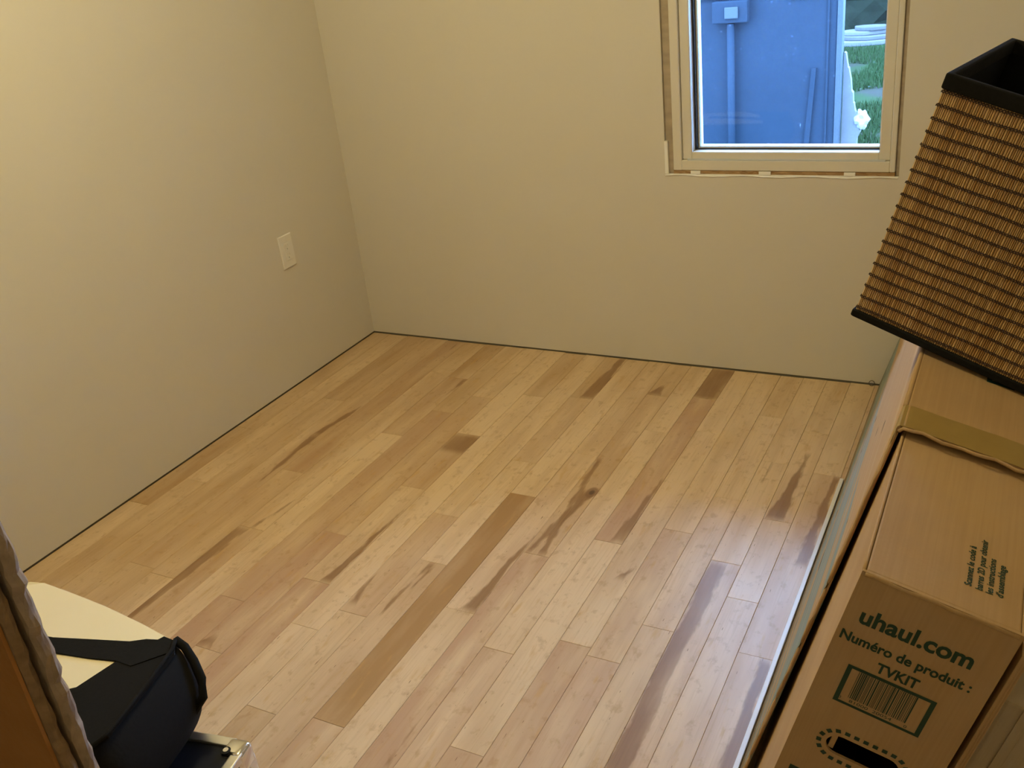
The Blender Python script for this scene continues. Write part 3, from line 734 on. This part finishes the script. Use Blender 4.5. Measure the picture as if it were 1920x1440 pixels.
# folded cardboard sheet and plain box behind it
def off(a, y, z=0.0):   # point in the leaning frame of the moving box -> world
    return (tv.location.x + a*math.cos(TH), y, tv.location.z)
a0 = WA+ob_+.003+.0005
for k in range(3): box('side_flap', (a0+k*.0045, a0+k*.0045+.004, 0.012+k*.006, 1.2, 0.002, HA-0.035-k*.004), 'cardboard', tv, 0.001)
a0 += 0.0135+.012
pb = lean('plain_box', tv.location.x + a0*math.cos(TH), AY+0.05, 0.060)
tag(pb, 'plain greyish box leaning against the wall behind the printed moving box', 'box')
WP = (XR - 0.004 - pb.location.x - 0.66*math.sin(TH))/math.cos(TH)
box('carton', (0, WP, 0.0, 0.9, 0.0, 0.66), 'cardboard_grey', pb, 0.004)
box('edge_strip', (WP*.16, WP*.20, -0.003, -0.0003, 0.002, 0.655), 'cardboard_grey', pb, 0.0008)
box('edge_strip', (WP*.42, WP*.47, -0.003, -0.0003, 0.002, 0.655), 'cardboard_grey', pb, 0.0008)

# ------------------------------------------------------------------ bamboo basket
bk = empty('bamboo_basket', (2.28314, -1.64029, 0.93403), (R(-0.18), R(17.125), R(-12.3)))
tag(bk, 'woven bamboo storage basket with black fabric rim tilted on the moving box', 'basket')
BW, BD, BH = 0.345, 0.318, 0.385
def liner():
    bm = bmesh.new(); t = 0.006
    o0, o1 = 0.0025, 0.0025
    a = [(o0, o0), (BW-o0, o0), (BW-o0, BD-o0), (o0, BD-o0)]; b = [(t, t), (BW-t, t), (BW-t, BD-t), (t, BD-t)]
    A0 = [bm.verts.new((x, y, 0.004)) for x, y in a]; A1 = [bm.verts.new((x, y, BH+.006)) for x, y in a]
    B1 = [bm.verts.new((x, y, BH+.006)) for x, y in b]; B0 = [bm.verts.new((x, y, 0.010)) for x, y in b]
    bm.faces.new(A0[::-1]); bm.faces.new(B0)
    for p, q in ((A0, A1), (A1, B1), (B1, B0)):
        for k in range(4): bm.faces.new([p[k], p[(k+1) % 4], q[(k+1) % 4], q[k]])
    return done(bm, 'lining', 'black_lining', bk)
liner()
def band(name, z0, z1, out, inn, bev):
    bm = bmesh.new()
    a = [(-out, -out), (BW+out, -out), (BW+out, BD+out), (-out, BD+out)]; b = [(inn, inn), (BW-inn, inn), (BW-inn, BD-inn), (inn, BD-inn)]
    V = [[bm.verts.new((x, y, z)) for x, y in p] for p, z in ((a, z0), (a, z1), (b, z1), (b, z0))]
    for i in range(4):
        p, q = V[i], V[(i+1) % 4]
        for k in range(4): bm.faces.new([p[k], p[(k+1) % 4], q[(k+1) % 4], q[k]])
    return done(bm, name, 'black_fabric', bk, None, bev, 3)
box('base_board', (0.03, BW-0.03, 0.03, BD-0.03, -0.0040, 0.003), 'black_lining', bk)
band('rim', BH-0.002, BH+0.021, 0.003, 0.0075, 0.003)
band('base_trim', 0.0, 0.013, 0.0042, 0.05, 0.003)
def bamboo():
    bm = bmesh.new(); r = random.Random(31); th = bmesh.new()
    z0, z1 = 0.011, BH-0.001
    for side in range(4):
        Ln = BW if side % 2 == 0 else BD
        def P(u, d, z):     # u along the side, d outward, z up
            return {0: (u, -d, z), 1: (BW+d, u, z), 2: (BW-u, BD+d, z), 3: (-d, BD-u, z)}[side]
        u = 0.0
        while u < Ln-0.001:
            wd = r.uniform(.0024, .0042); g = .0004; e = min(u+wd, Ln); d = r.uniform(.0014, .0022)
            sec = [(u+g/2, 0.0), (u+g/2+wd*.15, d*.8), ((u+e)/2, d), (e-g/2-wd*.15, d*.8), (e-g/2, 0.0)]
            A = [bm.verts.new(P(a, b-.0023, z0)) for a, b in sec]; B = [bm.verts.new(P(a, b-.0023, z1)) for a, b in sec]
            for k in range(4): bm.faces.new([A[k], A[k+1], B[k+1], B[k]])
            bm.faces.new(B); u = e
        nr = 19
        for j in range(nr):
            zz_ = z1-.004 - (z1-z0-.012)*j/(nr-1)
            n = int(Ln/.0024)
            for ph in (0, math.pi):
                pts = [P(Ln*i/n, .0004+.0006*math.cos(math.pi*2*Ln*i/n/.0096+ph+1.5), zz_ + .0021*math.sin(math.pi*2*Ln*i/n/.0096*0.5*2+ph)+.0006*math.sin(i*.13+j)) for i in range(n+1)]
                bm_tube(th, pts, .00080, 4)
    o = done(bm, 'bamboo_slats', 'bamboo', bk); o['kind'] = 'stuff'
    t = done(th, 'stitching', 'thread_brown', bk); t['kind'] = 'stuff'; t['label'] = 'dark brown chain stitching across bamboo'
bamboo()

# ------------------------------------------------------------------ aluminium case
CYAW = R(10)
cs = empty('hard_case', (1.293, -2.249, 0.0), (0, 0, CYAW)); tag(cs, 'black hard case with shiny aluminium edges under the bag', 'case')
CL, CD, CH = 0.46, 0.28, 0.20          # local: x from -CL to 0, y from -CD to 0
box('shell', (-CL+.004, -.004, -CD+.004, -.004, 0.006, CH-.004), 'case_panel', cs, 0.002)
def rail(name, b): box(name, b, 'aluminium', cs, 0.0035, seg=3)
ew = 0.022
for (y0, y1) in ((-ew, 0.001), (-CD-.001, -CD+ew)): rail('edge_rail', (-CL+.03, -.03, y0, y1, CH-ew*.8, CH+.001)); rail('edge_rail', (-CL+.03, -.03, y0, y1, 0.0005, ew))
for (x0, x1) in ((-ew, 0.001), (-CL-.001, -CL+ew)): rail('edge_rail', (x0, x1, -CD+.03, -.03, CH-ew*.8, CH+.001)); rail('edge_rail', (x0, x1, -CD+.03, -.03, 0.0005, ew))
for x0, x1 in ((-ew, 0.001), (-CL-.001, -CL+ew)):
    for y0, y1 in ((-ew, 0.001), (-CD-.001, -CD+ew)): rail('edge_rail', (x0, x1, y0, y1, 0.03, CH-.03))
def corner_cap(px, py, sx, sy, top):
    bm = bmesh.new(); e = 0.046
    xa, xb = (px-e, px+.0025) if sx > 0 else (px-.0025, px+e); ya, yb = (py-e, py+.0025) if sy > 0 else (py-.0025, py+e)
    za, zb = (CH-.05, CH+.003) if top else (0.0, .05)
    bm_box(bm, xa, xb, ya, yb, za, zb)
    bmesh.ops.bevel(bm, geom=list(bm.edges), offset=.011, segments=4, affect='EDGES', profile=.5)
    o = done(bm, 'corner_cap', 'chrome', cs, smooth=True)
    if top:
        b2 = bmesh.new(); bm_disc(b2, (px-sx*.034, py-sy*.034, CH+.0031), .0055, 0, .0022, 'z', 14); done(b2, 'rivet', 'chrome', o, smooth=False)
        b2 = bmesh.new(); bm_disc(b2, (px-sx*.034, py-sy*.034, CH+.0026), .0095, 0, .0008, 'z', 16); done(b2, 'rivet_seat', 'case_panel', o)
for px, sx in ((0, 1), (-CL, -1)):
    for py, sy in ((0, 1), (-CD, -1)):
        for top in (True, False): corner_cap(px, py, sx, sy, top)
box('latch', (0.0015, .008, -.17, -.11, .10, .16), 'chrome', cs, .002)

# ------------------------------------------------------------------ cream and black bag lying on the case
bg_ = empty('fabric_bag', (0.95, -2.36, 0.204)); tag(bg_, 'soft cream and black fabric bag with black strap lying on hard case', 'bag')
bx, by, bz = bg_.location
def bag_body():
    # outline of the top (world x,y) and of the base, lofted with sag between
    topo = [(0.64,-2.225),(0.80,-2.205),(0.95,-2.215),(1.08,-2.226),(1.150,-2.236),(1.178,-2.262),(1.200,-2.36),(1.222,-2.47),(1.205,-2.52),(1.05,-2.545),(0.85,-2.55),(0.66,-2.54),(0.62,-2.48),(0.618,-2.30)]
    n = len(topo); cx = sum(p[0] for p in topo)/n; cy = sum(p[1] for p in topo)/n
    bm = bmesh.new(); rings = []
    for z, k, dx in ((0.0, .93, 0.0), (0.02, 1.0, .01), (0.075, 1.05, .028), (0.125, 1.045, .026), (0.165, 1.02, .014), (0.186, 1.0, .003), (0.193, .965, 0.0)):
        ring_ = []
        for i, (x, y) in enumerate(topo):
            s_ = max(0, min(1, (x-1.0)/.2))
            wob = 0.004*math.sin(i*2.3+z*70)*(1 if 0.01 < z < .18 else .3)
            yl = cy+(y-cy)*min(k, 1.02)
            ring_.append(bm.verts.new((cx+(x-cx)*k + dx*s_ + wob - bx, yl + wob*.6 - by, z)))
        rings.append(ring_)
    for a, b in zip(rings, rings[1:]):
        for k in range(n): bm.faces.new([a[k], a[(k+1) % n], b[(k+1) % n], b[k]])
    bm.faces.new(rings[0][::-1])
    c = bm.verts.new((cx-bx, cy-by, .196))
    for k in range(n): bm.faces.new([rings[-1][k], rings[-1][(k+1) % n], c])
    o = done(bm, 'bag_body', 'black_fabric', bg_, smooth=True)
    m = o.modifiers.new('s', 'SUBSURF'); m.levels = 2; m.render_levels = 2
    return o
bag_body()
def patch(name, pts, z, th, mat, bump=0.0, sub=True):
    bm = bmesh.new(); n = len(pts)
    A = [bm.verts.new((p[0]-bx, p[1]-by, (p[2] if len(p) > 2 else z)-bz)) for p in pts]; B = [bm.verts.new((v.co.x, v.co.y, v.co.z-th)) for v in A]
    bm.faces.new(A); bm.faces.new(B[::-1])
    for k in range(n): bm.faces.new([A[k], B[k], B[(k+1) % n], A[(k+1) % n]])
    bmesh.ops.triangulate(bm, faces=[f for f in bm.faces if len(f.verts) > 4])
    return done(bm, name, mat, bg_)
Z4 = 0.4045
patch('cream_panel', [(0.650,-2.235,Z4-.008),(0.687,-2.208,Z4-.003),(0.724,-2.200,Z4-.003),(0.83,-2.207),(0.932,-2.214),(1.05,-2.228),(1.133,-2.240,Z4-.002),(1.11,-2.27),(1.088,-2.335),(1.076,-2.405),(1.02,-2.47),(0.93,-2.53,Z4-.003),(0.70,-2.53,Z4-.008),(0.640,-2.40,Z4-.008)], Z4, .010, 'cream_fabric')
patch('strap', [(0.78,-2.345,Z4+.0035),(0.910,-2.326,Z4+.0035),(1.00,-2.300,Z4+.0035),(1.072,-2.279,Z4+.003),(1.10,-2.262,Z4+.003),(1.15,-2.245,Z4+.001),(1.17,-2.275,Z4+.001),(1.13,-2.33,Z4+.003),(1.092,-2.330,Z4+.0035),(1.03,-2.344,Z4+.0035),(0.958,-2.356,Z4+.0035),(0.80,-2.385,Z4+.0035)], Z4+.0035, .003, 'black_fabric')
patch('black_flap', [(1.128,-2.243,Z4+.0025),(1.155,-2.243,Z4),(1.178,-2.268,Z4-.002),(1.200,-2.36,Z4-.001),(1.222,-2.47,Z4-.003),(1.20,-2.515,Z4-.004),(1.00,-2.535,Z4-.001),(0.96,-2.52,Z4+.002),(1.02,-2.455,Z4+.002),(1.074,-2.409,Z4+.002),(1.092,-2.327,Z4+.0025)], Z4+.002, .008, 'black_fabric')
bm = bmesh.new(); bm_tube(bm, [(1.150-bx+.004, -2.240-by, Z4-bz), (1.170-bx, -2.262-by, Z4-bz+.001), (1.196-bx, -2.35-by, Z4-bz+.001), (1.222-bx, -2.465-by, Z4-bz-.001), (1.215-bx, -2.51-by, Z4-bz-.004)], .004, 8); done(bm, 'seam_piping', 'black_fabric', bg_, smooth=True)
bm = bmesh.new(); bm_tube(bm, [(1.150-bx, -2.238-by, .196), (1.172-bx, -2.238-by, .186), (1.196-bx, -2.246-by, .165), (1.216-bx, -2.256-by, .135), (1.224-bx, -2.270-by, .105), (1.205-bx, -2.285-by, .075)], .009, 8); done(bm, 'handle_loop', 'black_fabric', bg_, smooth=True)

# ------------------------------------------------------------------ little wire loop at the foot of the far wall
bm = bmesh.new(); bm_tube(bm, [(2.108+.009*math.cos(a), -0.010+.003*math.sin(a), .0095+.0085*math.sin(a)) for a in [2*math.pi*k/16 for k in range(16)]], .0012, 6, True)
tag(done(bm, 'wire_loop', 'wire_grey', smooth=True), 'tiny grey wire loop on the floor at the far wall', 'wire')
